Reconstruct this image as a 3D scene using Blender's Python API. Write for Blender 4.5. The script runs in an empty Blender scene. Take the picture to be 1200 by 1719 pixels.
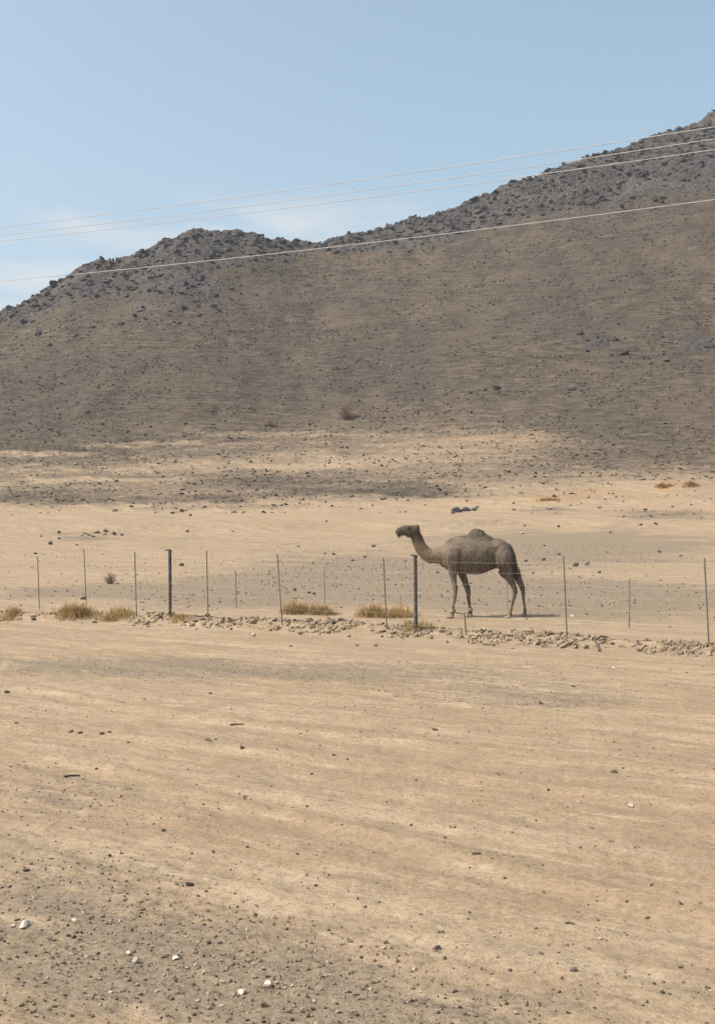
import bpy, bmesh, math, random
import numpy as np
from mathutils import Vector, Matrix

R = math.radians
scene = bpy.context.scene
random.seed(7)
rng = np.random.default_rng(7)

# ------------------------------------------------------------------ camera
F_PX, CX, CY, HOR = 2000.0, 600.0, 859.5, 896.0        # focal length and centre in photograph pixels
PITCH = math.atan((HOR - CY) / F_PX)
CAM_Z = 2.0
cam_d = bpy.data.cameras.new('camera')
cam = bpy.data.objects.new('camera', cam_d)
scene.collection.objects.link(cam)
cam.location = (0, 0, CAM_Z)
cam.rotation_euler = (R(90) + PITCH, 0, 0)
cam_d.sensor_fit = 'VERTICAL'
cam_d.sensor_height = 36.0
cam_d.lens = F_PX / 1719.0 * 36.0
cam_d.clip_start = 0.1
cam_d.clip_end = 20000
scene.camera = cam

# ------------------------------------------------------------------ sky, sun, exposure
SUN_EL, SUN_SIDE = R(53), R(17)                         # sun from the left, a little on the camera's side
to_sun = Vector((-math.cos(SUN_EL) * math.cos(SUN_SIDE), -math.cos(SUN_EL) * math.sin(SUN_SIDE), math.sin(SUN_EL)))
w = bpy.data.worlds.new('World'); scene.world = w; w.use_nodes = True
nt = w.node_tree; nt.nodes.clear()
out = nt.nodes.new('ShaderNodeOutputWorld'); bg = nt.nodes.new('ShaderNodeBackground')
sky = nt.nodes.new('ShaderNodeTexSky'); sky.sky_type = 'NISHITA'; sky.sun_disc = False
sky.sun_elevation = SUN_EL
sky.sun_rotation = math.atan2(to_sun.x, to_sun.y)
sky.altitude = 0; sky.air_density = 1.0; sky.dust_density = 4.0; sky.ozone_density = 1.0
bg.inputs['Strength'].default_value = 0.126
# thin high cloud: soft stretched noise, strongest near the horizon all the way round
tc = nt.nodes.new('ShaderNodeTexCoord')
mp = nt.nodes.new('ShaderNodeMapping'); mp.inputs['Scale'].default_value = (7.0, 7.0, 24.0)
mp.inputs['Location'].default_value = (0.9, 0.0, 0.35)
ns = nt.nodes.new('ShaderNodeTexNoise'); ns.inputs['Scale'].default_value = 1.0; ns.inputs['Detail'].default_value = 5
ns.inputs['Roughness'].default_value = 0.5
rp = nt.nodes.new('ShaderNodeValToRGB'); rp.color_ramp.elements[0].position = 0.48; rp.color_ramp.elements[1].position = 0.65
sx = nt.nodes.new('ShaderNodeSeparateXYZ')
mr = nt.nodes.new('ShaderNodeMapRange'); mr.inputs['From Min'].default_value = 0.245; mr.inputs['From Max'].default_value = 0.285
mr.inputs['To Min'].default_value = 0.75; mr.inputs['To Max'].default_value = 0.0; mr.interpolation_type = 'SMOOTHSTEP'
mu = nt.nodes.new('ShaderNodeMath'); mu.operation = 'MULTIPLY'
mx = nt.nodes.new('ShaderNodeMix'); mx.data_type = 'RGBA'
L = nt.links
L.new(tc.outputs['Generated'], mp.inputs['Vector']); L.new(mp.outputs['Vector'], ns.inputs['Vector'])
L.new(ns.outputs['Fac'], rp.inputs['Fac']); L.new(tc.outputs['Generated'], sx.inputs['Vector'])
L.new(sx.outputs['Z'], mr.inputs['Value']); L.new(rp.outputs['Color'], mu.inputs[0]); L.new(mr.outputs['Result'], mu.inputs[1])
hs = nt.nodes.new('ShaderNodeHueSaturation'); hs.inputs['Saturation'].default_value = 0.86; hs.inputs['Hue'].default_value = 0.478
L.new(sky.outputs['Color'], hs.inputs['Color'])
L.new(mu.outputs['Value'], mx.inputs['Factor']); L.new(hs.outputs['Color'], mx.inputs['A'])
mx.inputs['B'].default_value = (3.5, 3.65, 3.75, 1)
L.new(mx.outputs['Result'], bg.inputs['Color']); L.new(bg.outputs['Background'], out.inputs['Surface'])

sun_d = bpy.data.lights.new('sun', 'SUN'); sun_d.energy = 3.7; sun_d.angle = R(0.6); sun_d.color = (1.0, 0.93, 0.84)
sun = bpy.data.objects.new('sun', sun_d); scene.collection.objects.link(sun)
sun.rotation_euler = to_sun.to_track_quat('Z', 'Y').to_euler()
sun.location = to_sun * 200

vs = scene.view_settings
vs.view_transform = 'Standard'; vs.look = 'None'; vs.gamma = 1.0; vs.exposure = 0.76; vs.use_curve_mapping = False
scene.cycles.max_bounces = 5
scene.cycles.use_denoising = True

# ------------------------------------------------------------------ helpers
COL = scene.collection

def tag(o, label=None, cat=None, group=None, kind=None):
    if label: o['label'] = label
    if cat: o['category'] = cat
    if group: o['group'] = group
    if kind: o['kind'] = kind
    return o

def link_mesh(name, verts, faces, mat=None, parent=None, smooth=False):
    me = bpy.data.meshes.new(name)
    me.from_pydata([tuple(v) for v in verts], [], [tuple(f) for f in faces])
    me.update()
    o = bpy.data.objects.new(name, me); COL.objects.link(o)
    if mat: me.materials.append(mat)
    if parent: o.parent = parent
    if smooth: me.polygons.foreach_set('use_smooth', [True] * len(me.polygons))
    return o

def _hash(ix, iy, seed):
    h = (ix.astype(np.int64) * 374761393 + iy.astype(np.int64) * 668265263 + seed * 1442695041) & 0xFFFFFFFF
    h = ((h ^ (h >> 13)) * 1274126177) & 0xFFFFFFFF
    h = h ^ (h >> 16)
    return (h & 0xFFFFFF) / float(0xFFFFFF)

def vnoise(x, y, seed=0):
    x = np.asarray(x, float); y = np.asarray(y, float)
    x, y = np.broadcast_arrays(x, y)
    ix = np.floor(x); iy = np.floor(y); fx = x - ix; fy = y - iy
    fx = fx * fx * fx * (fx * (fx * 6 - 15) + 10); fy = fy * fy * fy * (fy * (fy * 6 - 15) + 10)
    a = _hash(ix, iy, seed); b = _hash(ix + 1, iy, seed); c = _hash(ix, iy + 1, seed); d = _hash(ix + 1, iy + 1, seed)
    return (a * (1 - fx) + b * fx) * (1 - fy) + (c * (1 - fx) + d * fx) * fy

def fbm(x, y, octv=4, seed=0, rough=0.5):
    s = 0; a = 1; t = 0
    x = np.asarray(x, float); y = np.asarray(y, float)
    for i in range(octv):
        s = s + a * (vnoise(x, y, seed + i * 17) - 0.5); t += a
        a *= rough; x = x * 2.03 + 5.3; y = y * 2.03 - 3.7
    return s / t * 2           # about -1..1

def smooth(a, b, x):
    t = np.clip((np.asarray(x, float) - a) / (b - a), 0, 1)
    return t * t * (3 - 2 * t)

# ------------------------------------------------------------------ the lie of the land (metres)
FA = np.array((-8.5, 31.7)); FB = np.array((6.3, 21.4))          # the fence and the tracks run this way
FD = (FB - FA) / np.linalg.norm(FB - FA)
FN = np.array((FD[1], -FD[0]))                                     # towards the camera
def along(X, Y):  return (X - FA[0]) * FD[0] + (Y - FA[1]) * FD[1]
def across(X, Y): return (X - FA[0]) * FN[0] + (Y - FA[1]) * FN[1]

RUB_P = [-6, 3.3, 5.0, 7.2, 12.4, 18.4, 34]; RUB_Q = [4.6, 3.1, 2.1, 1.5, 1.05, 1.05, 1.1]
def rubble_q(p): return np.interp(p, RUB_P, RUB_Q)        # the bulldozed ridge runs a little before the fence

ridge_px = [(-2600, 905), (-1600, 880), (-1000, 800), (-600, 720), (-300, 640), (-100, 565), (0, 521), (50, 500), (100, 476), (130, 456), (165, 437),
            (205, 428), (250, 414), (285, 399), (310, 389), (340, 385), (390, 386), (440, 394), (468, 399), (500, 408), (540, 407),
            (590, 395), (640, 381), (700, 366), (750, 351), (800, 331), (850, 311), (885, 295), (905, 291), (930, 279), (970, 267),
            (1020, 253), (1060, 239), (1100, 223), (1150, 208), (1180, 196), (1200, 188), (1300, 150), (1500, 105), (1700, 95), (2000, 140),
            (2600, 400), (3600, 800), (5000, 905)]
_u = np.array([(p[0] - CX) / F_PX for p in ridge_px])
_v = np.array([(HOR - p[1]) / F_PX for p in ridge_px])
def ridge_y(X): return 200 + 0.25 * np.clip(X, -200, 200)
RX = np.where(np.abs(_u) < 0.75, 200 * _u / (1 - 0.25 * np.clip(_u, -.75, .75)), 200 * _u)
RZ = 2.0 + _v * ridge_y(RX)
RZ = np.maximum(RZ, 0.5)

def height(X, Y):
    X = np.asarray(X, float); Y = np.asarray(Y, float)
    X, Y = np.broadcast_arrays(X, Y)
    p = along(X, Y); q = across(X, Y)
    near = 1 - smooth(40, 70, Y)
    # foot slope rising from the plain
    yb = 95 + 4 * fbm(X / 30, 0 * X, 3, 3)
    zb = np.where(Y < yb, 3.7 * smooth(52, 105, Y) / smooth(52, 105, yb), 3.7)
    # low bank at the edge of the sand
    bank_y = 80 + 4 * fbm(X / 12, X * 0, 3, 9) + 0.05 * X
    zb = zb + 0.35 * smooth(-0.8, 0.8, Y - bank_y) - 0.35 * smooth(6, 18, Y - bank_y)
    # the hill
    yr = ridge_y(X); zr = np.interp(X, RX, RZ)
    t = (Y - yb) / (yr - yb)
    tc_ = np.clip(t, 0, 1)
    g = 0.55 * tc_ + 0.45 * tc_ ** 2
    hill = np.maximum(zr - 3.7, -2) * g
    hill = hill - np.maximum(Y - yr, 0) * 0.42
    z = zb + hill
    z = np.where(Y > yr, np.maximum(z, 0.0), z)
    on = smooth(0.02, 0.4, t)
    cap = smooth(0.72, 0.95, t + 0.10 * fbm(X / 14, Y / 14, 3, 41))
    z = z + on * (1.1 * fbm(X / 18, Y / 18, 4, 11) * (1 - smooth(0.85, 1.0, t)) + 0.35 * fbm(X / 3.0, Y / 3.0, 3, 12))
    z = z + on * (0.34 * fbm(X / 9, Y / 1.7, 4, 16, .6) + 0.5 * fbm(X / 7 + Y / 30, Y / 40, 3, 17))
    crag = np.maximum(fbm(X / 5.5, Y / 4.0, 4, 13, .6), -.1)
    z = z + cap * (0.8 * crag + 0.35 * fbm(X / 1.3, Y / 1.3, 2, 14) + 0.28 * smooth(.5, .6, vnoise(X / 2.4, Y / 1.9, 18)))
    z = z + 0.10 * fbm(X / 2.2, Y / 1.4, 3, 15) * smooth(60, 95, Y)
    z = z + 0.55 * smooth(23, 52, Y) * (1 - smooth(52, 85, Y))
    # the plain: gentle swells, bulldozed ridge along the fence, ruts running with it
    z = z + 0.03 * fbm(X / 6, Y / 6, 3, 21) * near
    lump = 0.55 + 0.8 * vnoise(p / 1.3, q / 3, 22) * 0.9 + 0.5 * fbm(p / 0.35, q / 0.35, 3, 23)
    z = z + 0.17 * np.exp(-((q - rubble_q(p)) / 0.46) ** 2) * np.clip(lump, 0.1, 2) * near
    rut = fbm(p / 14, q / 0.55, 3, 24) * 0.022 + fbm(p / 3.0, q / 0.22, 2, 25) * 0.010
    z = z + rut * smooth(.7, 1.6, q - rubble_q(p)) * near
    for qc, a in ((4.7, .022), (6.3, .02), (9.2, .026), (10.6, .026), (13.4, .024), (14.8, .024), (17.4, .02), (18.8, .02)):
        wv = 0.18 * fbm(p / 4, q * 0 + qc, 2, 31) + (.9 * np.sin(p / 5.5 + qc) if qc > 8 else 0)
        z = z + a * np.exp(-((q - qc - wv) / 0.10) ** 2) * near - a * 0.8 * np.exp(-((q - qc - wv - .26) / 0.14) ** 2) * near
    z = z + 0.018 * fbm(X / 0.30, Y / 0.22, 3, 26) * near + 0.006 * fbm(X / 0.07, Y / 0.07, 2, 27) * near * (1 - smooth(14, 24, Y))
    z = z + 0.012 * fbm(X / 0.8, Y / 0.6, 3, 28) * (1 - smooth(-1.5, 0.2, q - rubble_q(p))) * near
    return z

def project(X, Y, Z):
    dz = Z - CAM_Z
    depth = Y * math.cos(PITCH) + dz * math.sin(PITCH)
    up = -Y * math.sin(PITCH) + dz * math.cos(PITCH)
    return CX + F_PX * X / depth, CY - F_PX * up / depth

def hit(px, py, ymin=2.0, ymax=330.0):
    """point of the land seen at a pixel of the photograph"""
    dx = (px - CX) / F_PX; du = (CY - py) / F_PX
    d = np.array((dx, math.cos(PITCH) - du * math.sin(PITCH), math.sin(PITCH) + du * math.cos(PITCH)))
    lo_, hi_ = ymin, ymax
    for n_ in (500, 40, 40):
        ts = np.geomspace(lo_, hi_, n_)
        pts = d[None, :] * ts[:, None] + np.array((0, 0, CAM_Z))
        below = pts[:, 2] <= height(pts[:, 0], pts[:, 1])
        i = int(np.argmax(below)) if below.any() else len(ts) - 1
        lo_, hi_ = ts[max(i - 1, 0)], ts[i]
    return Vector(pts[i]), F_PX / (ts[i])       # point, photograph pixels per metre there

def gz(x, y): return float(height(np.array([x]), np.array([y]))[0])

# ------------------------------------------------------------------ what covers the land: R dark scree, G grey rock cap, B grey gravel, A ochre earth
sand_low  = ([-400, 0, 200, 350, 500, 620, 800, 1000, 1200, 1600], [860, 858, 856, 852, 850, 848, 846, 846, 846, 846])
dark_high = ([-400, 0, 200, 350, 500, 620, 700, 800, 900, 1000, 1200, 1600], [742, 742, 735, 718, 705, 692, 690, 690, 695, 700, 710, 715])
patches = [  # cx, cy, rx, ry, channel, amount
    (800, 745, 190, 26, 0, -.26), (430, 782, 230, 6, 0, -.26), (560, 770, 200, 12, 0, -.25), (150, 805, 200, 4, 0, -.35), (260, 745, 220, 3, 0, -.38), (470, 728, 160, 5, 0, -.35),
    (60, 762, 130, 3, 0, -.45), (120, 787, 200, 3, 0, -.35), (470, 812, 160, 14, 0, .30), (560, 828, 110, 8, 0, .28), (330, 838, 130, 9, 0, .35), (70, 835, 120, 12, 0, .35), (700, 815, 90, 7, 0, .3),
    (1080, 735, 170, 40, 0, .18), (980, 770, 200, 18, 0, .12), (1080, 815, 230, 22, 0, -.24), (60, 748, 90, 6, 0, .5),  # last patch paints a shadow line at far left in the scree colour
    (690, 828, 90, 6, 0, .45), (900, 800, 200, 10, 0, .12), (1110, 862, 110, 7, 0, .35), (910, 858, 60, 5, 0, .35), (420, 852, 160, 4, 0, .35), (150, 900, 70, 9, 0, .30),
    (920, 836, 40, 7, 3, .8), (1115, 815, 22, 8, 3, .9), (1160, 812, 22, 7, 3, .7), (800, 740, 130, 18, 3, .35), (470, 790, 15, 5, 3, .6), (1000, 825, 100, 6, 3, .4),
    (980, 910, 260, 22, 2, .7), (1000, 940, 240, 14, 2, .4), (620, 950, 220, 22, 2, .6), (700, 990, 320, 32, 2, .85), (1060, 1010, 220, 32, 2, .9), (400, 1000, 190, 18, 2, .8), (130, 995, 180, 12, 2, .7),
    (500, 975, 200, 14, 2, .35), (350, 905, 330, 7, 2, .15), (1150, 965, 120, 20, 2, -.4),
    (150, 1112, 260, 14, 2, .6), (300, 1130, 320, 16, 2, .5), (620, 1125, 330, 20, 2, .45), (850, 1160, 280, 26, 2, .45), (960, 1180, 160, 14, 2, .3), (500, 1085, 600, 5, 2, .2),
    (90, 1325, 150, 40, 2, .42), (260, 1355, 240, 16, 2, .22), (100, 1480, 200, 55, 2, .45), (200, 1620, 330, 110, 2, .75), (480, 1650, 200, 80, 2, .55), (750, 1690, 260, 45, 2, .5), (1100, 1660, 180, 20, 2, .2),
    (720, 1600, 120, 20, 2, .25), (1000, 1560, 200, 14, 2, .12), (1100, 1340, 80, 10, 2, .15), (300, 1190, 500, 20, 2, .12), (700, 1240, 400, 16, 2, .08),
]
def cover(X, Y, Z):
    px, py = project(X, Y, Z)
    fy = smooth(50, 75, Y)
    px0 = px; px = px + 40 * fbm(X / 5, Y / 3, 3, 91) * fy + 18 * fbm(X / .9, Y / .6, 3, 93) * (1 - fy)
    py = py + fy * (9 * fbm(X / 6, Y / 1.6, 4, 92, .65) + 5 * fbm(X / 1.5, Y / .8, 2, 94)) + (1 - fy) * 10 * fbm(X / 1.2, Y / .5, 3, 95) * np.clip(12 / np.maximum(Y, 3), .3, 2)
    lo = np.interp(px, *sand_low); hi = np.interp(px, *dark_high)
    t = (lo - py) / (lo - hi)
    r = np.interp(t, [0, .10, .42, .8, 1.1, 1.7], [0, .34, .50, .66, .84, 1.0])
    r = np.where(Y < 55, 0, r)
    m = [r, 0 * r, 0 * r, 0 * r]
    for cx, cy, rx, ry, ch, a in patches:
        d2 = ((px - cx) / rx) ** 2 + ((py - cy) / ry) ** 2
        m[ch] = m[ch] + a * np.exp(-d2 ** 1.3)
    # grey rock: the crest and the knoll
    yr = ridge_y(X); crest = np.interp(X, RX, RZ)
    below = (crest + 1.0 - Z)
    depth_ = np.interp(px, [-300, 0, 150, 330, 420, 520, 620, 800, 1000, 1200, 1500], [6, 7, 13, 17, 12, 3.0, 5, 10, 15, 18, 18])
    depth_ = depth_ * (1 + 0.5 * fbm(X / 12, Z / 6, 3, 51))
    m[1] = np.where(Y > 110, 1 - smooth(0.5, 1.3, below / np.maximum(depth_, .5)), 0)
    for cx, cy, rx, ry, a in ((995, 572, 45, 16, .7), (1165, 580, 55, 18, .8), (1100, 600, 60, 8, .5), (300, 470, 160, 26, .35), (180, 500, 120, 25, .3), (900, 655, 160, 5, .45), (80, 560, 120, 40, .25)):
        d2 = ((px - cx) / rx) ** 2 + ((py - cy) / ry) ** 2
        m[1] = np.maximum(m[1], np.where(Y > 110, a * np.exp(-d2 ** 1.2), 0))
    m[2] = np.where(Y < 130, m[2] + .4 * smooth(.03, .3, m[0]) * smooth(60, 75, Y) + (.16 + .45 * fbm(X / 3.5, Y / 2.2, 4, 96, .6)) * smooth(24, 34, Y) * (1 - smooth(85, 105, Y)), 0)
    # unseen ground to the sides follows the same mixture
    wide = smooth(1500, 2300, np.abs(px - 600) + 600)
    m[2] = m[2] * (1 - wide) + wide * np.where(Y < 80, 0.35 + 0.3 * fbm(X / 8, Y / 8, 3, 52), 0)
    return np.clip(np.stack(m, -1), 0, 1)

# ------------------------------------------------------------------ materials
class NT:
    def __init__(s, name):
        s.m = bpy.data.materials.new(name); s.m.use_nodes = True
        s.t = s.m.node_tree; s.b = s.t.nodes['Principled BSDF']
    def n(s, kind, **kw):
        nd = s.t.nodes.new(kind)
        for k, v in kw.items():
            if k in nd.inputs.keys() if hasattr(nd.inputs, 'keys') else False: nd.inputs[k].default_value = v
            else: setattr(nd, k, v)
        return nd
    def l(s, a, b): s.t.links.new(a, b)
    def noise(s, vec, scale, detail=4, rough=.55):
        nd = s.n('ShaderNodeTexNoise'); nd.inputs['Scale'].default_value = scale; nd.inputs['Detail'].default_value = detail
        nd.inputs['Roughness'].default_value = rough
        if vec is not None: s.l(vec, nd.inputs['Vector'])
        return nd.outputs['Fac']
    def mapping(s, vec, scale=(1, 1, 1), rot=(0, 0, 0), loc=(0, 0, 0)):
        nd = s.n('ShaderNodeMapping'); nd.inputs['Scale'].default_value = scale; nd.inputs['Rotation'].default_value = rot; nd.inputs['Location'].default_value = loc
        s.l(vec, nd.inputs['Vector']); return nd.outputs['Vector']
    def math(s, op, a, b=None, c=None, clamp=False):
        nd = s.n('ShaderNodeMath'); nd.operation = op; nd.use_clamp = clamp
        for i, v in enumerate((a, b, c)):
            if v is None: continue
            if isinstance(v, (int, float)): nd.inputs[i].default_value = v
            else: s.l(v, nd.inputs[i])
        return nd.outputs[0]
    def ramp(s, fac, lo, hi, a=0.0, b=1.0):
        nd = s.n('ShaderNodeMapRange'); nd.interpolation_type = 'SMOOTHSTEP'
        nd.inputs['From Min'].default_value = lo; nd.inputs['From Max'].default_value = hi
        nd.inputs['To Min'].default_value = a; nd.inputs['To Max'].default_value = b
        s.l(fac, nd.inputs['Value']); return nd.outputs['Result']
    def mix(s, fac, a, b, mode='MIX'):
        nd = s.n('ShaderNodeMix'); nd.data_type = 'RGBA'; nd.blend_type = mode
        for nm, v in (('Factor', fac), ('A', a), ('B', b)):
            sock = [i for i in nd.inputs if i.name == nm and (i.type == 'RGBA' or nm == 'Factor' and i.type == 'VALUE')][0]
            if isinstance(v, (int, float)): sock.default_value = v
            elif isinstance(v, tuple): sock.default_value = (*v, 1) if len(v) == 3 else v
            else: s.l(v, sock)
        return [o for o in nd.outputs if o.type == 'RGBA'][0]
    def bump(s, h, strength, dist, prev=None):
        nd = s.n('ShaderNodeBump'); nd.inputs['Strength'].default_value = strength; nd.inputs['Distance'].default_value = dist
        s.l(h, nd.inputs['Height'])
        if prev is not None: s.l(prev, nd.inputs['Normal'])
        return nd.outputs['Normal']
    def rough(s, r, spec=.25):
        s.b.inputs['Roughness'].default_value = r; s.b.inputs['Specular IOR Level'].default_value = spec

def soil_material():
    s = NT('desert_soil'); s.rough(.95, .08)
    geo = s.n('ShaderNodeNewGeometry'); pos = geo.outputs['Position']
    at = s.n('ShaderNodeAttribute'); at.attribute_name = 'cover'
    sep = s.n('ShaderNodeSeparateColor'); s.l(at.outputs['Color'], sep.inputs['Color'])
    rock, cap, grav, ochre = sep.outputs[0], sep.outputs[1], sep.outputs[2], at.outputs['Alpha']
    ang = math.atan2(FD[1], FD[0])
    lane = s.mapping(pos, rot=(0, 0, -ang))                       # x now runs along the tracks
    lane_a = s.mapping(lane, scale=(0.10, 1.0, 1.0))
    lane_b = s.mapping(lane, scale=(0.22, 1.0, 1.0))
    flat = s.mapping(pos, scale=(0.30, 0.55, 1.6))                # lies across the hill
    # sand
    n1 = s.noise(lane_a, 1.3, 6, .6); n2 = s.noise(lane_b, 7.0, 5, .62); n3 = s.noise(pos, .35, 4); n4 = s.noise(pos, 26, 5, .72); n5 = s.noise(pos, 110, 3, .65)
    n6 = s.noise(lane_b, 2.6, 6, .68); n7 = s.noise(pos, 7, 5, .7)
    sand = s.mix(s.ramp(n3, .35, .65), (.254, .185, .117), (.270, .203, .132))
    sand = s.mix(s.ramp(n1, .42, .66), sand, (.310, .240, .159))
    sand = s.mix(s.ramp(n2, .44, .66, 0, .55), sand, (.195, .145, .091))
    sand = s.mix(s.ramp(n2, .32, .46, .6, 0), sand, (.350, .280, .190))
    sand = s.mix(s.ramp(n6, .50, .66, 0, .55), sand, (.210, .162, .108))
    sand = s.mix(s.ramp(n7, .50, .68, 0, .45), sand, (.188, .142, .092))
    sand = s.mix(s.ramp(n4, .48, .66, 0, .6), sand, (.135, .102, .066))
    sand = s.mix(s.ramp(n4, .30, .42, .5, 0), sand, (.365, .295, .20))
    # ochre earth
    sand = s.mix(s.math('MULTIPLY', ochre, s.ramp(s.noise(pos, .8, 4), .35, .6), clamp=True), sand, (.29, .175, .075))
    # grey gravel lying on the sand
    gcol = s.mix(s.ramp(n5, .35, .65), (.145, .116, .082), (.225, .181, .130))
    gcol = s.mix(s.ramp(n4, .46, .64, 0, .75), gcol, (.085, .067, .048))
    gcol = s.mix(s.ramp(n4, .32, .42, .55, 0), gcol, (.27, .222, .165))
    gsel = s.math('ADD', grav, s.math('MULTIPLY', s.math('SUBTRACT', s.math('ADD', s.math('MULTIPLY', n2, .3), s.math('ADD', s.math('MULTIPLY', n7, .45), s.math('MULTIPLY', n6, .25))), .5), 2.8))
    col = s.mix(s.ramp(gsel, .22, .72, 0, .85), sand, gcol)
    # dark scree: streaks that follow the contours, runs of finer and coarser stone
    h1 = s.noise(s.mapping(pos, scale=(.16, .10, 2.6)), 1.0, 8, .66); h2 = s.noise(pos, 1.6, 6, .68); h3 = s.noise(pos, .045, 4)
    h4 = s.noise(s.mapping(pos, scale=(.10, .05, .22)), 1.0, 5, .6); h5 = s.noise(s.mapping(pos, scale=(.55, .8, 2.0)), 3.2, 5, .7)
    h6 = s.noise(s.mapping(pos, scale=(.5, .3, 5.0)), 1.0, 6, .7)
    rcol = s.mix(s.ramp(h2, .34, .66), (.060, .048, .036), (.088, .072, .054))
    rcol = s.mix(s.ramp(h1, .50, .64, 0, .7), rcol, (.130, .104, .075))
    rcol = s.mix(s.ramp(h6, .50, .62, 0, .75), rcol, (.150, .121, .089))
    rcol = s.mix(s.ramp(h6, .36, .48, .75, 0), rcol, (.040, .033, .025))
    rcol = s.mix(s.ramp(h3, .40, .62, 0, .45), rcol, (.068, .058, .048))
    rcol = s.mix(s.ramp(h4, .48, .64, 0, .45), rcol, (.120, .093, .066))
    rsel = s.math('ADD', rock, s.math('MULTIPLY', s.math('SUBTRACT', s.math('ADD', s.math('MULTIPLY', h1, .45), s.math('MULTIPLY', h5, .55)), .5), 2.3))
    col = s.mix(s.ramp(rsel, .16, .84), col, rcol)
    # grey rock
    k1 = s.noise(pos, 1.1, 8, .7); k2 = s.noise(pos, .16, 4)
    kcol = s.mix(s.ramp(k1, .36, .64), (.042, .039, .038), (.088, .081, .075))
    kcol = s.mix(s.ramp(k2, .45, .65, 0, .5), kcol, (.115, .097, .082))
    csel = s.math('ADD', cap, s.math('MULTIPLY', s.math('SUBTRACT', h2, .5), 1.2))
    col = s.mix(s.ramp(csel, .30, .62), col, kcol)
    s.l(col, s.b.inputs['Base Color'])
    hf = s.math('MAXIMUM', rock, cap)
    b1 = s.bump(n4, .7, .022); b2 = s.bump(n5, .5, .006, b1); b3 = s.bump(s.math('ADD', n2, n7), .6, .025, b2)
    hb = s.math('MULTIPLY', s.math('ADD', s.noise(pos, 1.0, 8, .7), s.math('MULTIPLY', h6, .6)), hf)
    b4 = s.bump(hb, .9, .6, b3)
    s.l(b4, s.b.inputs['Normal'])
    return s.m

def stone_material(name, ca, cb, scale=6, cc=None):
    s = NT(name); s.rough(.9, .2)
    oi = s.n('ShaderNodeObjectInfo'); geo = s.n('ShaderNodeNewGeometry')
    rnd = oi.outputs['Random']
    n = s.noise(geo.outputs['Position'], scale, 5, .65)
    col = s.mix(rnd, ca, cb)
    if cc: col = s.mix(s.ramp(rnd, .80, .86), col, cc)
    col = s.mix(s.ramp(n, .35, .7, 0, .45), col, tuple(x * .5 for x in ca))
    s.l(col, s.b.inputs['Base Color'])
    s.l(s.bump(s.noise(geo.outputs['Position'], scale * 4, 4, .7), .5, .25 / scale), s.b.inputs['Normal'])
    return s.m

def plain_material(name, ca, cb, scale=8, rough=.85, metal=0, bump=0.0):
    s = NT(name); s.rough(rough, .3); s.b.inputs['Metallic'].default_value = metal
    tc_ = s.n('ShaderNodeTexCoord')
    n = s.noise(tc_.outputs['Object'], scale, 5, .6)
    s.l(s.mix(s.ramp(n, .35, .65), ca, cb), s.b.inputs['Base Color'])
    if bump: s.l(s.bump(s.noise(tc_.outputs['Object'], scale * 3, 4), .6, bump), s.b.inputs['Normal'])
    return s.m

SOIL = soil_material()
M_SCREE = stone_material('scree_stone', (.085, .070, .053), (.145, .119, .090), 3, (.185, .152, .113))
M_ROCK = stone_material('dark_boulder_rock', (.044, .041, .040), (.088, .081, .075), 2.0)
M_RUBBLE = stone_material('rubble_stone', (.185, .143, .097), (.30, .232, .157), 14)
M_DARKSTONE = stone_material('dark_stone', (.060, .049, .039), (.12, .097, .075), 20)
M_PALE = stone_material('pale_stone', (.42, .37, .295), (.54, .485, .40), 25)
M_PEBBLE = stone_material('gravel_stone', (.10, .080, .058), (.25, .20, .14), 60, (.36, .30, .22))

# ------------------------------------------------------------------ ground and hill: one height field cut where the slope begins
core = np.linspace(-.42, .42, 470)
side = np.array([.46, .52, .6, .7, .85, 1.05, 1.35, 1.8, 2.6, 4, 6])
us = np.concatenate([-side[::-1], core, side])
ys = np.concatenate([[-2.5, -1.5, -.5, .5, 1.2], np.geomspace(2.0, 92.0, 560), np.linspace(92.4, 240, 330), np.array([246, 254, 265, 280, 300, 340, 420, 600, 1000])])
CUT = 5 + 559
U, YY = np.meshgrid(us, ys)
XX = U * (YY + 3.0)
ZZ = height(XX, YY)
# nothing finer than the grid can carry is left at the far sides
far = smooth(.5, .9, np.abs(U))
CV = cover(XX, YY, ZZ)

def sheet(name, r0, r1, mat):
    nr, nc = r1 - r0, len(us)
    co = np.stack([XX[r0:r1], YY[r0:r1], ZZ[r0:r1]], -1).reshape(-1, 3)
    idx = np.arange(nr * nc).reshape(nr, nc)
    q = np.stack([idx[:-1, :-1], idx[:-1, 1:], idx[1:, 1:], idx[1:, :-1]], -1).reshape(-1, 4)
    me = bpy.data.meshes.new(name)
    me.vertices.add(len(co)); me.vertices.foreach_set('co', co.ravel())
    me.loops.add(q.size); me.loops.foreach_set('vertex_index', q.ravel().astype(np.int32))
    me.polygons.add(len(q)); me.polygons.foreach_set('loop_start', np.arange(0, q.size, 4, dtype=np.int32))
    me.polygons.foreach_set('use_smooth', np.ones(len(q), bool))
    me.update(calc_edges=True)
    a = me.attributes.new('cover', 'FLOAT_COLOR', 'POINT')
    a.data.foreach_set('color', CV[r0:r1].reshape(-1).astype(np.float32))
    me.materials.append(mat)
    o = bpy.data.objects.new(name, me); COL.objects.link(o); o['kind'] = 'structure'
    return o
ground = sheet('ground', 0, CUT + 1, SOIL)
hill = sheet('hill', CUT, len(ys), SOIL)
ground['label'] = 'sandy desert plain with gravel and wheel tracks'
hill['label'] = 'brown stony hill with dark rocky crest'

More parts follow.
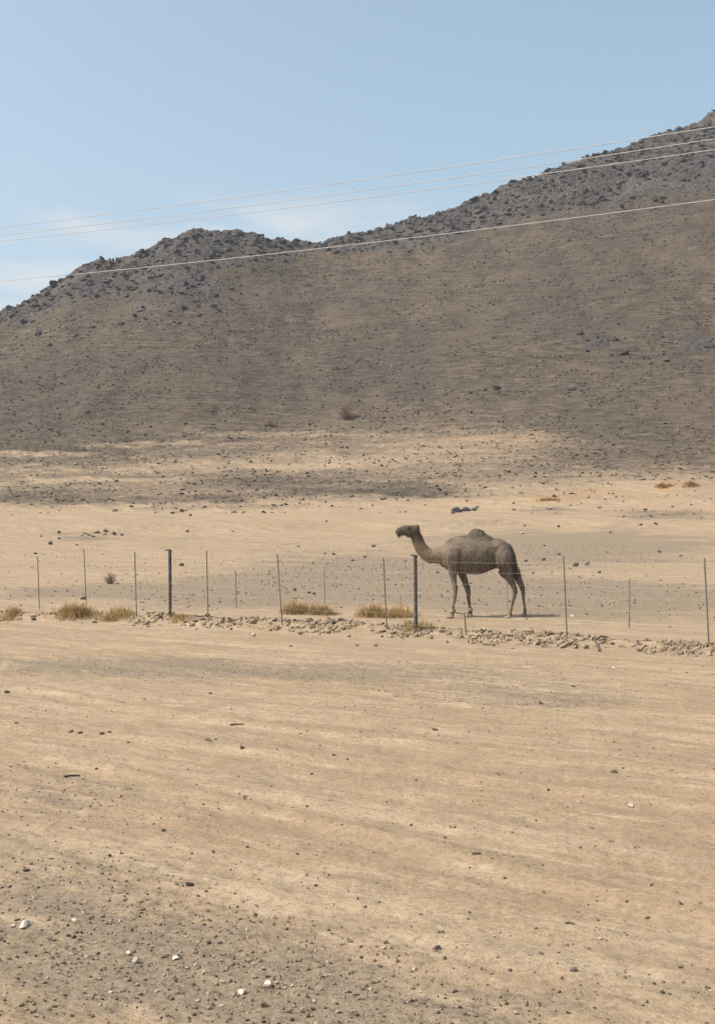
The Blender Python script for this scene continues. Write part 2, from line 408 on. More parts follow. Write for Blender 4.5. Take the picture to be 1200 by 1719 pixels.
# ------------------------------------------------------------------ uncountable stones: points that carry small angular stones
def stone_cloud(name, pts, sizes, mat, label, cat, flat=.62, sub=2):
    n = len(pts)
    me = bpy.data.meshes.new(name); me.vertices.add(n)
    me.vertices.foreach_set('co', np.asarray(pts, np.float32).ravel())
    rot = me.attributes.new('rot', 'FLOAT_VECTOR', 'POINT')
    rot.data.foreach_set('vector', np.stack([rng.normal(0, .35, n), rng.normal(0, .35, n), rng.uniform(0, 6.28, n)], -1).astype(np.float32).ravel())
    scl = me.attributes.new('scl', 'FLOAT_VECTOR', 'POINT')
    s = np.stack([sizes * rng.uniform(.85, 1.5, n), sizes * rng.uniform(.7, 1.1, n), sizes * flat * rng.uniform(.7, 1.3, n)], -1)
    scl.data.foreach_set('vector', s.astype(np.float32).ravel())
    o = bpy.data.objects.new(name, me); COL.objects.link(o)
    g = bpy.data.node_groups.new(name, 'GeometryNodeTree')
    g.interface.new_socket('Geometry', in_out='INPUT', socket_type='NodeSocketGeometry')
    g.interface.new_socket('Geometry', in_out='OUTPUT', socket_type='NodeSocketGeometry')
    N = g.nodes.new; K = g.links.new
    gi = N('NodeGroupInput'); go = N('NodeGroupOutput')
    join = N('GeometryNodeJoinGeometry')
    for k in range(5):
        ico = N('GeometryNodeMeshIcoSphere'); ico.inputs['Radius'].default_value = .5; ico.inputs['Subdivisions'].default_value = sub
        nz = N('ShaderNodeTexNoise'); nz.noise_dimensions = '4D'; nz.inputs['W'].default_value = k * 7.7 + 1.3; nz.inputs['Scale'].default_value = 2.1; nz.inputs['Detail'].default_value = 2.5
        sub_ = N('ShaderNodeVectorMath'); sub_.operation = 'SUBTRACT'; sub_.inputs[1].default_value = (.5, .5, .5)
        sc_ = N('ShaderNodeVectorMath'); sc_.operation = 'SCALE'; sc_.inputs['Scale'].default_value = 1.15
        sp = N('GeometryNodeSetPosition'); sm = N('GeometryNodeSetMaterial'); sm.inputs['Material'].default_value = mat
        ss = N('GeometryNodeSetShadeSmooth'); ss.inputs['Shade Smooth'].default_value = False
        gti = N('GeometryNodeGeometryToInstance')
        K(nz.outputs['Color'], sub_.inputs[0]); K(sub_.outputs['Vector'], sc_.inputs[0]); K(sc_.outputs['Vector'], sp.inputs['Offset'])
        K(ico.outputs['Mesh'], sp.inputs['Geometry']); K(sp.outputs['Geometry'], ss.inputs['Geometry']); K(ss.outputs['Geometry'], sm.inputs['Geometry'])
        K(sm.outputs['Geometry'], gti.inputs['Geometry']); K(gti.outputs['Instances'], join.inputs['Geometry'])
    iop = N('GeometryNodeInstanceOnPoints'); iop.inputs['Pick Instance'].default_value = True
    ra = N('GeometryNodeInputNamedAttribute'); ra.data_type = 'FLOAT_VECTOR'; ra.inputs['Name'].default_value = 'rot'
    sa = N('GeometryNodeInputNamedAttribute'); sa.data_type = 'FLOAT_VECTOR'; sa.inputs['Name'].default_value = 'scl'
    K(gi.outputs[0], iop.inputs['Points']); K(join.outputs['Geometry'], iop.inputs['Instance'])
    K(ra.outputs['Attribute'], iop.inputs['Rotation']); K(sa.outputs['Attribute'], iop.inputs['Scale'])
    K(iop.outputs['Instances'], go.inputs[0])
    md = o.modifiers.new('stones', 'NODES'); md.node_group = g
    tag(o, label, cat, kind='stuff')
    return o

def scatter(n, y0, y1, half, keep, lo, hi, power=2.2, sink=.15, dist_pow=0.0, flat=.62):
    """points on the land between depths y0 and y1, kept where keep(cover, X, Y) allows"""
    uu = rng.uniform(0, 1, n)
    if dist_pow == 0: Y = np.sqrt(uu * (y1 ** 2 - y0 ** 2) + y0 ** 2)
    else: Y = y0 * (y1 / y0) ** uu
    X = rng.uniform(-half, half, n) * (Y + 3)
    Z = height(X, Y)
    c = cover(X, Y, Z)
    k = rng.uniform(0, 1, n) < keep(c, X, Y)
    X, Y, Z = X[k], Y[k], Z[k]
    sz = lo + (hi - lo) * rng.uniform(0, 1, len(X)) ** (power * 2)
    return np.stack([X, Y, Z + sz * flat * (.5 - sink) - .0 * sz], -1), sz

# scree on the hill
p1, s1 = scatter(260000, 92, 232, .40, lambda c, X, Y: np.clip(.05 + .55 * c[:, 0] + .2 * c[:, 1], 0, 1) * np.clip(3.6 * vnoise(X / 9, Y / 3, 61) * vnoise(X / 2.5, Y / 1.0, 62), .08, 1), .05, .42, 2.6, flat=.34)
stone_cloud('hill_scree', p1, s1, M_SCREE, 'brown scree stones strewn over the whole hillside', 'scree', .34, 1)
p2, s2 = scatter(60000, 110, 240, .40, lambda c, X, Y: np.clip(c[:, 1] - .15, 0, 1) * .95, .15, 1.4, 2.2, sink=.35, flat=.48)
stone_cloud('crest_rubble', p2, s2, M_ROCK, 'dark grey rock rubble on the hill crest and knoll', 'rubble', .48, 1)
# gravel terraces at the foot of the hill
def foot_keep(c, X, Y):
    px, py = project(X, Y, height(X, Y))
    return np.clip(c[:, 0] * 1.2 - .15, 0, 1) * np.clip(2.2 * vnoise(X / 4, Y / 1.6, 63) - .5, .06, 1) * .9 + .004
p3, s3 = scatter(60000, 62, 118, .40, foot_keep, .04, .30, 2.1, flat=.45)
stone_cloud('footslope_stones', p3, s3, M_SCREE, 'dark stones scattered where the sand meets the hill foot', 'stones', .45, 1)
# gravel behind and before the fence
p4, s4 = scatter(40000, 20, 70, .42, lambda c, X, Y: np.clip(.06 + c[:, 2] * .8, 0, 1) * np.where(across(X, Y) < 1.5, .8, .55), .012, .085, 2.6)
stone_cloud('flat_gravel', p4, s4, M_PEBBLE, 'small gravel on the flat around the fence', 'gravel', .6, 1)
p5, s5 = scatter(190000, 2.6, 20, .50, lambda c, X, Y: np.clip(.06 + c[:, 2] * .9, 0, 1), .004, .024, 2.4, dist_pow=1)
stone_cloud('near_gravel', p5, s5, M_PEBBLE, 'fine grey gravel covering the near ground', 'gravel', .6, 1)
# clods of the bulldozed ridge
n = 24000
pp = rng.uniform(-14, 34, n); qq = rubble_q(pp) + rng.normal(.05, .42, n)
X = FA[0] + pp * FD[0] + qq * FN[0]; Y = FA[1] + pp * FD[1] + qq * FN[1]
dens = vnoise(pp / .9, qq * 0, 71) ; k = rng.uniform(0, 1, n) < np.clip(dens * 1.5 - .25, .08, 1)
X, Y = X[k], Y[k]; sz = .025 + .10 * rng.uniform(0, 1, len(X)) ** 3
stone_cloud('ridge_clods', np.stack([X, Y, height(X, Y) + sz * .12], -1), sz, M_RUBBLE, 'small stones and clods in the bulldozed ridge', 'stones', .7, 2)

# ------------------------------------------------------------------ single stones
def rock_mesh(name, seed, mat, sub=2, cuts=16):
    r = random.Random(seed)
    bm = bmesh.new(); bmesh.ops.create_icosphere(bm, subdivisions=sub, radius=.5)
    pl = []
    for i in range(cuts):
        v = Vector((r.gauss(0, 1), r.gauss(0, 1), r.gauss(0, 1))).normalized(); pl.append((v, r.uniform(.24, .42)))
    for v in bm.verts:
        c = v.co.copy()
        for d, h in pl:
            e = c.dot(d) - h
            if e > 0: c -= d * e
        v.co = c * (1 + r.uniform(-.03, .03))
    me = bpy.data.meshes.new(name); bm.to_mesh(me); bm.free(); me.materials.append(mat)
    return me
ROCKS = {m.name: [rock_mesh('stone', 10 + k, m) for k in range(7)] for m in (M_RUBBLE, M_DARKSTONE, M_PALE, M_ROCK, M_SCREE)}
def place_stone(name, loc, size, mat, label, cat='stone', group=None, aspect=(1.2, .9, .65), sink=.18):
    me = random.choice(ROCKS[mat.name])
    o = bpy.data.objects.new(name, me); COL.objects.link(o)
    o.rotation_euler = (random.gauss(0, .2), random.gauss(0, .2), random.uniform(0, 6.28))
    o.scale = [size * a * random.uniform(.85, 1.2) for a in aspect]
    zmin = -min((o.rotation_euler.to_matrix() @ Vector((v.co.x * o.scale.x, v.co.y * o.scale.y, v.co.z * o.scale.z))).z for v in me.vertices)
    o.location = (loc[0], loc[1], gz(loc[0], loc[1]) + zmin - sink * o.scale.z)
    tag(o, label, cat, group)
    return o

def place_word(px):
    marks = [(67, 'left of the first fence post'), (146, 'between the first and second fence posts'), (230, 'between the second and third fence posts'), (286, 'just left of the left thick post'),
             (350, 'just right of the left thick post'), (475, 'between the fifth and sixth fence posts'), (650, 'between the sixth and seventh fence posts'), (698, 'just left of the right thick post'),
             (783, 'between the right thick post and the stub'), (952, 'below the camel hind legs'), (1190, 'between the last two fence posts'), (9999, 'right of the last fence post')]
    for x, wd in marks:
        if px < x: return wd
# rubble along the fence
for i in range(190):
    p = random.uniform(-1.5, 21); q = float(rubble_q(p)) + random.gauss(.08, .30)
    if vnoise(np.array([p / 1.1]), np.array([3.3]), 72)[0] < .36 and random.random() < .75: continue
    x = FA[0] + p * FD[0] + q * FN[0]; y = FA[1] + p * FD[1] + q * FN[1]
    dark = random.random() < .22
    sz = random.choice((.05, .06, .08, .10, .13, .17)) * random.uniform(.75, 1.15)
    sx_, _sy = project(np.array(x), np.array(y), np.array(gz(x, y)))
    size_word = 'large' if sz > .11 else 'small'
    where = place_word(float(sx_))
    if dark: place_stone('rubble_stone', (x, y), sz, M_DARKSTONE, size_word + ' dark stone in the rubble ridge, ' + where, group=size_word + ' dark rubble ' + where, sink=.12)
    else: place_stone('rubble_stone', (x, y), sz, M_RUBBLE, size_word + ' light brown stone in the rubble ridge, ' + where, group=size_word + ' light rubble ' + where, sink=.12)

# dark stones put in for clods and thin shadows on the near flat (photograph pixel, width in pixels)
near_dark = [(12, 1163, 16), (48, 1156, 6), (354, 1165, 10), (336, 1206, 6), (215, 1247, 9), (730, 1226, 12), (907, 1182, 13), (1030, 1246, 8), (523, 1300, 10), (505, 1232, 9),
             (920, 1326, 9), (1030, 1297, 16), (515, 1355, 9), (537, 1252, 9), (565, 1252, 8), (560, 1268, 10), (583, 1275, 9), (1113, 1650, 12), (962, 1629, 18), (906, 1601, 13),
             (855, 1630, 13), (733, 1594, 22), (350, 1582, 16), (318, 1487, 18), (45, 1463, 18), (428, 1537, 16), (613, 1523, 10), (275, 1395, 14), (28, 1215, 12), (120, 1228, 11), (135, 1231, 11),
             (172, 1232, 11), (184, 1230, 11), (412, 1338, 12), (85, 1577, 16), (125, 1574, 14), (232, 1655, 12), (480, 1560, 10), (1045, 1290, 8), (470, 1640, 12), (362, 1242, 8), (962, 1153, 10), (860, 1090, 8), (600, 1083, 8), (1152, 1130, 6)]
def near_label(px, py, wpx):
    row = 'at the far side of the near flat' if py < 1200 else 'in the middle of the near flat' if py < 1360 else 'low in the near flat'
    colw = 'far left' if px < 240 else 'left of centre' if px < 480 else 'centre' if px < 720 else 'right of centre' if px < 960 else 'far right'
    return ('larger' if wpx > 13 else 'small' if wpx > 9 else 'tiny') + ' shadow-toned stone ' + row + ', ' + colw
for px, py, wpx in near_dark:
    P, sc_ = hit(px, py)
    place_stone('dark_stone', P, wpx / sc_ * .85, M_DARKSTONE, near_label(px, py, wpx), group=near_label(px, py, wpx), aspect=(1.25, .85, .5), sink=.2)
# pale stones with their own labels
for px, py, wpx, lab in [(42, 1556, 26, 'white stone beside a smaller one at the left edge of the near gravel'), (406, 1668, 20, 'bright white stone alone in the gravel at the bottom'),
                         (22, 1556, 12, 'small white stone left of the larger white stone in the near gravel'), (426, 1068, 11, 'cream stone just below the rubble line, left half'),
                         (125, 1546, 12, 'cream stone right of the white stones in the near gravel'), (216, 1602, 12, 'cream stone in the near gravel right of the bottom left corner'), (228, 1616, 18, 'flat cream stone lying flush in the near gravel'),
                         (296, 1610, 14, 'rough cream stone in a knot of gravel, lower left'), (1058, 1355, 13, 'pale stone on the sand at lower right'), (156, 1068, 6, 'tiny white stone between the track and the rubble, far left'),
                         (238, 1012, 10, 'white stone behind the fence left of the thick post'), (876, 896, 8, 'white stone on the sand behind the camel rump'), (960, 1035, 7, 'white stone right of the camel shadow'), (806, 1327, 7, 'small pale stone on bare sand, right of centre'),
                         (1030, 1122, 7, 'pale stone on the grey track at right'), (450, 1657, 22, 'flat pale stone right of the bright white stone')]:
    P, sc_ = hit(px, py); place_stone('pale_stone', P, wpx / sc_, M_PALE, lab, 'stone')
# dark stones behind the fence
far_dark = [(315, 893, 7), (390, 893, 6), (627, 918, 9), (545, 930, 6), (592, 942, 9), (612, 936, 7), (680, 943, 8), (525, 947, 7), (495, 992, 10), (518, 996, 7), (527, 998, 8), (735, 962, 7), (789, 980, 6), (912, 941, 10), (882, 943, 8), (895, 963, 7),
            (1005, 962, 10), (966, 951, 12), (985, 949, 12), (1106, 928, 9), (1142, 934, 7), (880, 883, 6), (937, 885, 7), (948, 1015, 6), (305, 950, 9), (1010, 1018, 6), (1024, 895, 6), (70, 901, 7), (100, 895, 8),
            (100, 905, 8), (85, 914, 12), (60, 930, 9), (165, 895, 9), (178, 893, 11), (192, 896, 9), (205, 899, 8), (150, 899, 8), (290, 862, 8), (305, 860, 11), (320, 866, 9), (140, 1006, 12), (548, 876, 6), (1075, 882, 7), (1100, 880, 8)]
def far_label(px, py, wpx):
    row = 'on the pale sand bank' if py < 905 else 'behind the fence'
    return ('large' if wpx > 8 else 'small') + ' shadow-toned stone ' + row + ', ' + place_word(px).replace('just ', '').replace('below the camel hind legs', 'behind the camel rump')
for px, py, wpx in far_dark:
    P, sc_ = hit(px, py)
    place_stone('dark_stone', P, wpx / sc_, M_DARKSTONE, far_label(px, py, wpx), group=far_label(px, py, wpx), sink=.15)
# dark slabs put in for the drop shadow at the bank behind the camel
for i, (px, py, wpx) in enumerate([(768, 860, 22), (783, 858, 18), (760, 862, 12), (795, 857, 10)]):
    P, sc_ = hit(px, py); place_stone('shadow_slab', P, wpx / sc_, M_ROCK, ['widest dark slab in the clump above the camel hump', 'second widest shadow stand-in slab in the clump above the camel hump', 'leftmost small shadow stand-in slab of the clump above the camel', 'rightmost small shadow stand-in slab of the clump above the camel'][i], 'rock', 'shadow stand-in slabs above the camel', aspect=(1.2, .9, .5))
# boulders on the skyline
ORD = ['first', 'second', 'third', 'fourth', 'fifth', 'sixth', 'seventh', 'eighth', 'ninth', 'tenth', 'eleventh', 'twelfth', 'thirteenth', 'fourteenth', 'fifteenth', 'sixteenth', 'seventeenth', 'eighteenth', 'nineteenth', 'twentieth', 'twenty-first', 'twenty-second', 'twenty-third', 'twenty-fourth']
count_b = {True: 0, False: 0}
for px in (133, 165, 176, 205, 232, 252, 278, 300, 318, 345, 372, 391, 398, 420, 445, 462, 470, 490, 560, 600, 640, 668, 700, 726, 760, 790, 815, 846, 880, 905, 922, 940, 965, 1000, 1042, 1070, 1105, 1140, 1165, 1190):
    X0 = float(np.interp((px - CX) / F_PX, _u, RX)) + random.uniform(-.5, .5)
    Y0 = float(ridge_y(np.array(X0))) - random.uniform(.2, 2.0)
    big = 1.6 if px in (391, 398, 470, 922) else random.choice((.5, .7, .8, 1.0, 1.4))
    on_knoll = px < 510
    nth = ORD[count_b[on_knoll]]; count_b[on_knoll] += 1
    place_stone('boulder', (X0, Y0), big, M_ROCK, nth + ' boulder from the left on the ' + ('left knoll skyline' if on_knoll else 'long right ridge skyline'), 'boulder',
                'boulders on the knoll skyline' if on_knoll else 'boulders on the ridge skyline', aspect=(1.5, 1.1, .7), sink=.42)

# ------------------------------------------------------------------ tubes
def tube(path, radii, seg=8, cap=True):
    """verts and faces of a tube along points"""
    V, Fc = [], []
    P = [Vector(p) for p in path]
    up0 = Vector((0, 0, 1))
    for i, p in enumerate(P):
        t = (P[min(i + 1, len(P) - 1)] - P[max(i - 1, 0)]).normalized()
        a = t.cross(up0 if abs(t.z) < .95 else Vector((1, 0, 0))).normalized(); b = t.cross(a)
        for k in range(seg):
            th = 2 * math.pi * k / seg
            V.append(p + (a * math.cos(th) + b * math.sin(th)) * (radii[i] if hasattr(radii, '__len__') else radii))
    for i in range(len(P) - 1):
        for k in range(seg):
            Fc.append((i * seg + k, i * seg + (k + 1) % seg, (i + 1) * seg + (k + 1) % seg, (i + 1) * seg + k))
    if cap:
        Fc.append(tuple(range(seg))[::-1]); Fc.append(tuple((len(P) - 1) * seg + k for k in range(seg)))
    return V, Fc
def merge(parts):
    V, Fc = [], []
    for v, f in parts:
        o = len(V); V += list(v); Fc += [tuple(i + o for i in ff) for ff in f]
    return V, Fc

# ------------------------------------------------------------------ fence
M_PICKET = plain_material('weathered_steel_picket', (.155, .130, .098), (.215, .18, .135), 12, .8)
M_PIPE = plain_material('dark_painted_pipe', (.040, .040, .036), (.075, .072, .062), 14, .6)
M_WIRE = plain_material('galvanised_wire', (.36, .34, .31), (.46, .43, .39), 20, .55, .2)
fence = bpy.data.objects.new('wire_fence', None); COL.objects.link(fence)
tag(fence, 'sagging wire mesh fence on thin leaning posts, crossing before the camel', 'fence')
# base pixel, top pixel, thick?
posts = [((67, 1023), (63, 934), 0), ((146, 1021), (141, 922), 0), ((230, 1034), (226, 926), 0), ((286, 1036), (285, 923), 1), ((350, 1044), (346, 925), 0), ((475, 1049), (465, 930), 0),
         ((650, 1056), (643, 937), 0), ((698, 1062), (697, 932), 1), ((783, 1066), (779, 1030), 2), ((952, 1072), (946, 934), 0), ((1190, 1084), (1182, 937), 0)]
pl_world = []
for (bx, by), (tx, ty), thick in posts:
    P, sc_ = hit(bx, by)
    h = (by - ty) / sc_; lean = (tx - bx) / sc_
    pl_world.append((P, h, lean, thick))
def ext(p, h, lean):      # posts out of frame, on the same line
    x = FA[0] + p * FD[0]; y = FA[1] + p * FD[1]
    return (Vector((x, y, gz(x, y))), h, lean, 0)
left = [ext(-3.1, 1.5, -.05), ext(-6.2, 1.5, .04), ext(-9.3, 1.5, 0)]
P_last = pl_world[-1][0]
right = [ext(21.2, 1.55, .05), ext(24.4, 1.5, -.03)]
allp = left[::-1] + pl_world + right
fence.location = pl_world[7][0]
def fpart(name, V, Fc, mat):
    o = link_mesh(name, [Vector(v) - fence.location for v in V], Fc, mat, fence)
    return o
for (P, h, lean, thick) in allp:
    base = P - Vector((0, 0, .25)); top = P + Vector((lean, random.uniform(-.03, .03), h))
    if thick == 1:
        V, Fc = tube([base, P.lerp(top, .5), top], .036, 12)
        V2, F2 = tube([top + Vector((.045, 0, -.03)), top + Vector((-.02, 0, .0)), top + Vector((-.10, 0, -.012))], [.018, .018, .012], 8)
        o = fpart('post', *merge([(V, Fc)]), M_PIPE); o['label'] = 'thick dark pipe post'
        fpart('post_cap', V2, F2, M_PIPE)
    else:
        # angle iron: two thin flanges
        parts = []
        for d in (Vector((1, .35, 0)).normalized(), Vector((-.35, 1, 0)).normalized()):
            wv = d * .017; tv = d.cross(Vector((0, 0, 1))) * .005
            V = []
            for e in (base, top):
                V += [e - tv, e + wv - tv, e + wv + tv, e + tv]
            parts.append((V, [(0, 1, 2, 3)[::-1], (4, 5, 6, 7), (0, 1, 5, 4), (1, 2, 6, 5), (2, 3, 7, 6), (3, 0, 4, 7)]))
        o = fpart('post', *merge(parts), M_PICKET)
        if thick == 2: o['label'] = 'post broken off to a short stub'
anchors = [a for a in allp if a[3] != 2]
def on_post(i, f):
    P, h, lean, thick = anchors[i]; return P + Vector((lean * f, -.04, h * f))
for f in (.10, .24, .38, .52, .66, .80, .94):
    path = []
    for i in range(len(anchors) - 1):
        a, b = on_post(i, f), on_post(i + 1, f)
        sag = (b - a).length * random.uniform(.006, .016)
        for k in range(8):
            t = k / 8; path.append(a.lerp(b, t) - Vector((0, 0, sag * 4 * t * (1 - t))))
    path.append(on_post(len(anchors) - 1, f))
    fpart('wire', *tube(path, .0009, 5), M_WIRE)
stays = []
for i in range(len(anchors) - 1):
    a0, b0, a1, b1 = on_post(i, .10), on_post(i + 1, .10), on_post(i, .94), on_post(i + 1, .94)
    nst = max(1, int((b0 - a0).length / .22))
    for k in range(1, nst):
        t = (k + random.uniform(-.15, .15)) / nst
        lo, hi = a0.lerp(b0, t), a1.lerp(b1, t)
        sg = (b0 - a0).length * .011 * 4 * t * (1 - t)
        stays.append(tube([lo - Vector((0, 0, sg)), hi - Vector((0, 0, sg))], .0006, 4))
st = fpart('mesh_stay', *merge(stays), M_WIRE); st['kind'] = 'stuff'
# loose posts standing behind the fence line
for (bx, by), (tx, ty), lab in [((397, 1020), (395, 959), 'short thin steel stake behind the fence, right of the left thick post'), ((545, 1020), (544, 958), 'short thin steel stake behind the fence, rising from a dry grass clump'),
                                ((1055, 1053), (1056, 972), 'slim steel stake behind the fence, right of the camel shadow'), ((852, 1037), (851, 968), 'very thin stake in front of the camel hind legs')]:
    P, sc_ = hit(bx, by); h = (by - ty) / sc_
    r = .007 if bx == 852 else .017
    V, Fc = tube([Vector((0, 0, -.2)), Vector(((tx - bx) / sc_ * .5 + .004, 0, h * .5)), Vector(((tx - bx) / sc_, 0, h))], [r, r * .95, r * .9], 6)
    o = link_mesh('stake', V, Fc, M_PICKET); o.location = P; tag(o, lab, 'stake')

# ------------------------------------------------------------------ overhead lines
M_CABLE = plain_material('aluminium_cable', (.36, .34, .32), (.42, .40, .375), 3, .6, .0)
M_POLE = plain_material('weathered_pole_wood', (.16, .12, .09), (.24, .18, .13), 6, .9, 0, .01)
def ray_at(px, py, Y):
    dx = (px - CX) / F_PX; du = (CY - py) / F_PX
    d = Vector((dx, math.cos(PITCH) - du * math.sin(PITCH), math.sin(PITCH) + du * math.cos(PITCH)))
    return Vector((0, 0, CAM_Z)) + d * (Y / d.y)
lines = [((0, 382), (600, 303), (1199, 213), 0.0, 'topmost of the three close power lines'), ((0, 395), (600, 321), (1199, 233), 1.2, 'middle of the three close power lines'),
         ((0, 405), (600, 334), (1199, 251), 2.3, 'lowest of the three close power lines'), ((0, 472), (600, 410), (1199, 335), 2.0, 'lone lower power line crossing the hill below the other three')]
ends = []
for (l, m, r, dy, lab) in lines:
    a = ray_at(*l, 65 + dy); c = ray_at(*r, 45 + dy)
    # the middle point lies on the straight plan line between the ends
    k = (m[0] - CX) / F_PX; t = (k * a.y - a.x) / ((c.x - a.x) - k * (c.y - a.y))
    b = ray_at(*m, a.y + (c.y - a.y) * t)
    # parabola through the three points in z, straight in plan
    A = np.array([[0, 0, 1], [t * t, t, 1], [1, 1, 1]]); co = np.linalg.solve(A, np.array([a.z, b.z, c.z]))
    f = lambda s: Vector((a.x + (c.x - a.x) * s, a.y + (c.y - a.y) * s, co[0] * s * s + co[1] * s + co[2]))
    path = [f(s) for s in np.linspace(-.75, 1.45, 45)]
    ends.append((path[0], path[-1]))
    o = link_mesh('power_line', *[x for x in tube([p - path[0] for p in path], .0155, 6)], M_CABLE, smooth=True)
    o.location = path[0]
    tag(o, lab, 'power line', 'power lines crossing the sky')
for side_, lab in ((0, 'wooden power pole carrying the four lines at their far end'), (1, 'wooden power pole carrying the four lines at their near end')):
    E = [e[side_] for e in ends]
    x, y = E[1].x, E[1].y; z0 = gz(x, y); zt = E[1].z - .18
    root = bpy.data.objects.new('power_pole', None); COL.objects.link(root); root.location = (x, y, z0); tag(root, lab, 'power pole', 'power poles')
    O = root.location
    link_mesh('pole', *tube([Vector((0, 0, -.5)), Vector((0, 0, zt - z0 + .1))], [.19, .12], 12), M_POLE, root)
    d = (Vector((E[2].x, E[2].y, 0)) - Vector((E[0].x, E[0].y, 0))).normalized()
    zc = zt - z0
    link_mesh('crossarm', *tube([d * -1.5 + Vector((0, 0, zc - .1)), d * 1.6 + Vector((0, 0, zc - .1))], .07, 4), M_POLE, root)
    for e in E:
        q = e - O
        if e is E[3]:
            V, Fc = tube([Vector((0, 0, q.z - .12)), Vector((q.x, q.y, q.z - .12)), Vector((q.x, q.y, q.z))], .035, 8)
        else:
            V, Fc = tube([Vector((q.x, q.y, zc - .1)), Vector((q.x, q.y, min(q.z, zc - .05) + .1)), Vector((q.x, q.y, q.z))], [.03, .06, .03], 8)
        link_mesh('insulator', V, Fc, M_PIPE, root)

# ------------------------------------------------------------------ dry plants
M_STRAW = NT('dry_straw'); M_STRAW.rough(.9, .1)
_oi = M_STRAW.n('ShaderNodeNewGeometry')
_c = M_STRAW.mix(_oi.outputs['Random Per Island'], (.26, .172, .075), (.46, .335, .160))
M_STRAW.l(_c, M_STRAW.b.inputs['Base Color']); M_STRAW = M_STRAW.m
M_TWIG = NT('dry_twig'); M_TWIG.rough(.9, .1)
_oi = M_TWIG.n('ShaderNodeNewGeometry')
_c = M_TWIG.mix(_oi.outputs['Random Per Island'], (.13, .085, .055), (.27, .185, .12))
M_TWIG.l(_c, M_TWIG.b.inputs['Base Color']); M_TWIG = M_TWIG.m

M_RUST = NT('rusty_dry_shrub'); M_RUST.rough(.9, .1)
_oi = M_RUST.n('ShaderNodeNewGeometry')
_c = M_RUST.mix(_oi.outputs['Random Per Island'], (.33, .21, .10), (.48, .33, .17))
M_RUST.l(_c, M_RUST.b.inputs['Base Color']); M_RUST = M_RUST.m

def tuft(name, loc, rx, ry, h, n, mat, label, cat, wid=.006, seed=0, group=None, droop=1.5):
    r = random.Random(seed); V, Fc = [], []
    nc = max(3, int(n / 60)); cl = [(r.gauss(0, .38) * rx, r.gauss(0, .38) * ry, r.uniform(.55, 1)) for _ in range(nc)]
    bxy = np.array([(cl[i % nc][0] + r.gauss(0, .22 * rx), cl[i % nc][1] + r.gauss(0, .22 * ry)) for i in range(n)])
    bz = height(loc[0] + bxy[:, 0], loc[1] + bxy[:, 1]) - loc[2] - .01
    for i in range(n):
        ch = cl[i % nc][2] * max(.35, 1 - .55 * ((bxy[i, 0] / rx) ** 2 + (bxy[i, 1] / ry) ** 2))
        b = Vector((bxy[i, 0], bxy[i, 1], bz[i]))
        az = r.uniform(0, 6.28); ln = h * ch * r.uniform(.45, 1.15); out_ = r.uniform(.1, droop)
        d = Vector((math.cos(az), math.sin(az), 0)); sd = Vector((-d.y, d.x, 0)) * wid * r.uniform(.6, 1.3)
        mid = b + d * ln * out_ * .4 + Vector((0, 0, ln * .6)); tip = b + d * ln * out_ + Vector((0, 0, ln * (1 - .35 * out_)))
        k = len(V)
        V += [b - sd, b + sd, mid + sd * .8, mid - sd * .8, tip]
        Fc += [(k, k + 1, k + 2, k + 3), (k + 3, k + 2, k + 4)]
    o = link_mesh(name, V, Fc, mat); o.location = loc; tag(o, label, cat, group); return o
for i, (px, py, wpx, hpx, dens, lab) in enumerate([
        (20, 1031, 40, 14, 350, 'dry grass clump at the far left end of the fence'), (128, 1029, 80, 24, 900, 'largest straw grass clump, left of the third fence post'),
        (200, 1034, 60, 18, 700, 'straw grass clump at the foot of the third fence post'), (298, 1040, 40, 10, 300, 'low dry grass at the foot of the left thick post'),
        (502, 1030, 56, 28, 900, 'yellow straw clump right of the slanting post'), (540, 1031, 40, 23, 600, 'brownish straw clump around the short stake'),
        (630, 1036, 60, 30, 1000, 'yellow straw clump left of the right thick post'), (674, 1036, 46, 26, 750, 'dark straw clump touching the right thick post'),
        (702, 1056, 60, 17, 600, 'flattened reddish grass at the foot of the right thick post')]):
    P, sc_ = hit(px, py)
    tuft('dry_grass', P, wpx / sc_ * .62, .45, hpx / sc_ * 1.25, int(dens * 1.7), M_STRAW, lab, 'dry grass', .004, 100 + i, 'dry grass along the fence')
for i, (px, py, hpx, lab) in enumerate([(404, 1257, 14, 'small withered tuft on the near sand, left of centre'), (350, 1243, 12, 'tiny withered tuft left of the small withered tuft'), (410, 1341, 10, 'withered tuft beside a dark stone on the near sand'),
                                        (440, 1690, 24, 'withered twiggy tuft in the gravel at the bottom'), (486, 1700, 14, 'low twiggy tuft right of the bottom withered tuft')]):
    P, sc_ = hit(px, py)
    tuft('withered_tuft', P, hpx / sc_ * .5, hpx / sc_ * .4, hpx / sc_ * .9, 60, M_TWIG, lab, 'tuft', .0025, 200 + i, None, 1.1)

for i, (px, py, wpx, hpx, lab) in enumerate([(1115, 818, 32, 12, 'orange-brown dry shrub clump at the far right hill foot, left of its twin'), (1160, 816, 28, 11, 'orange-brown dry shrub clump at the far right hill foot, right of its twin'),
                                             (922, 840, 40, 9, 'low orange-brown shrub patch on the sand above the camel rump')]):
    P, sc_ = hit(px, py)
    tuft('dry_shrub_clump', P, wpx / sc_ * .5, .7, hpx / sc_ * 1.2, 420, M_RUST, lab, 'shrub', .02, 300 + i)

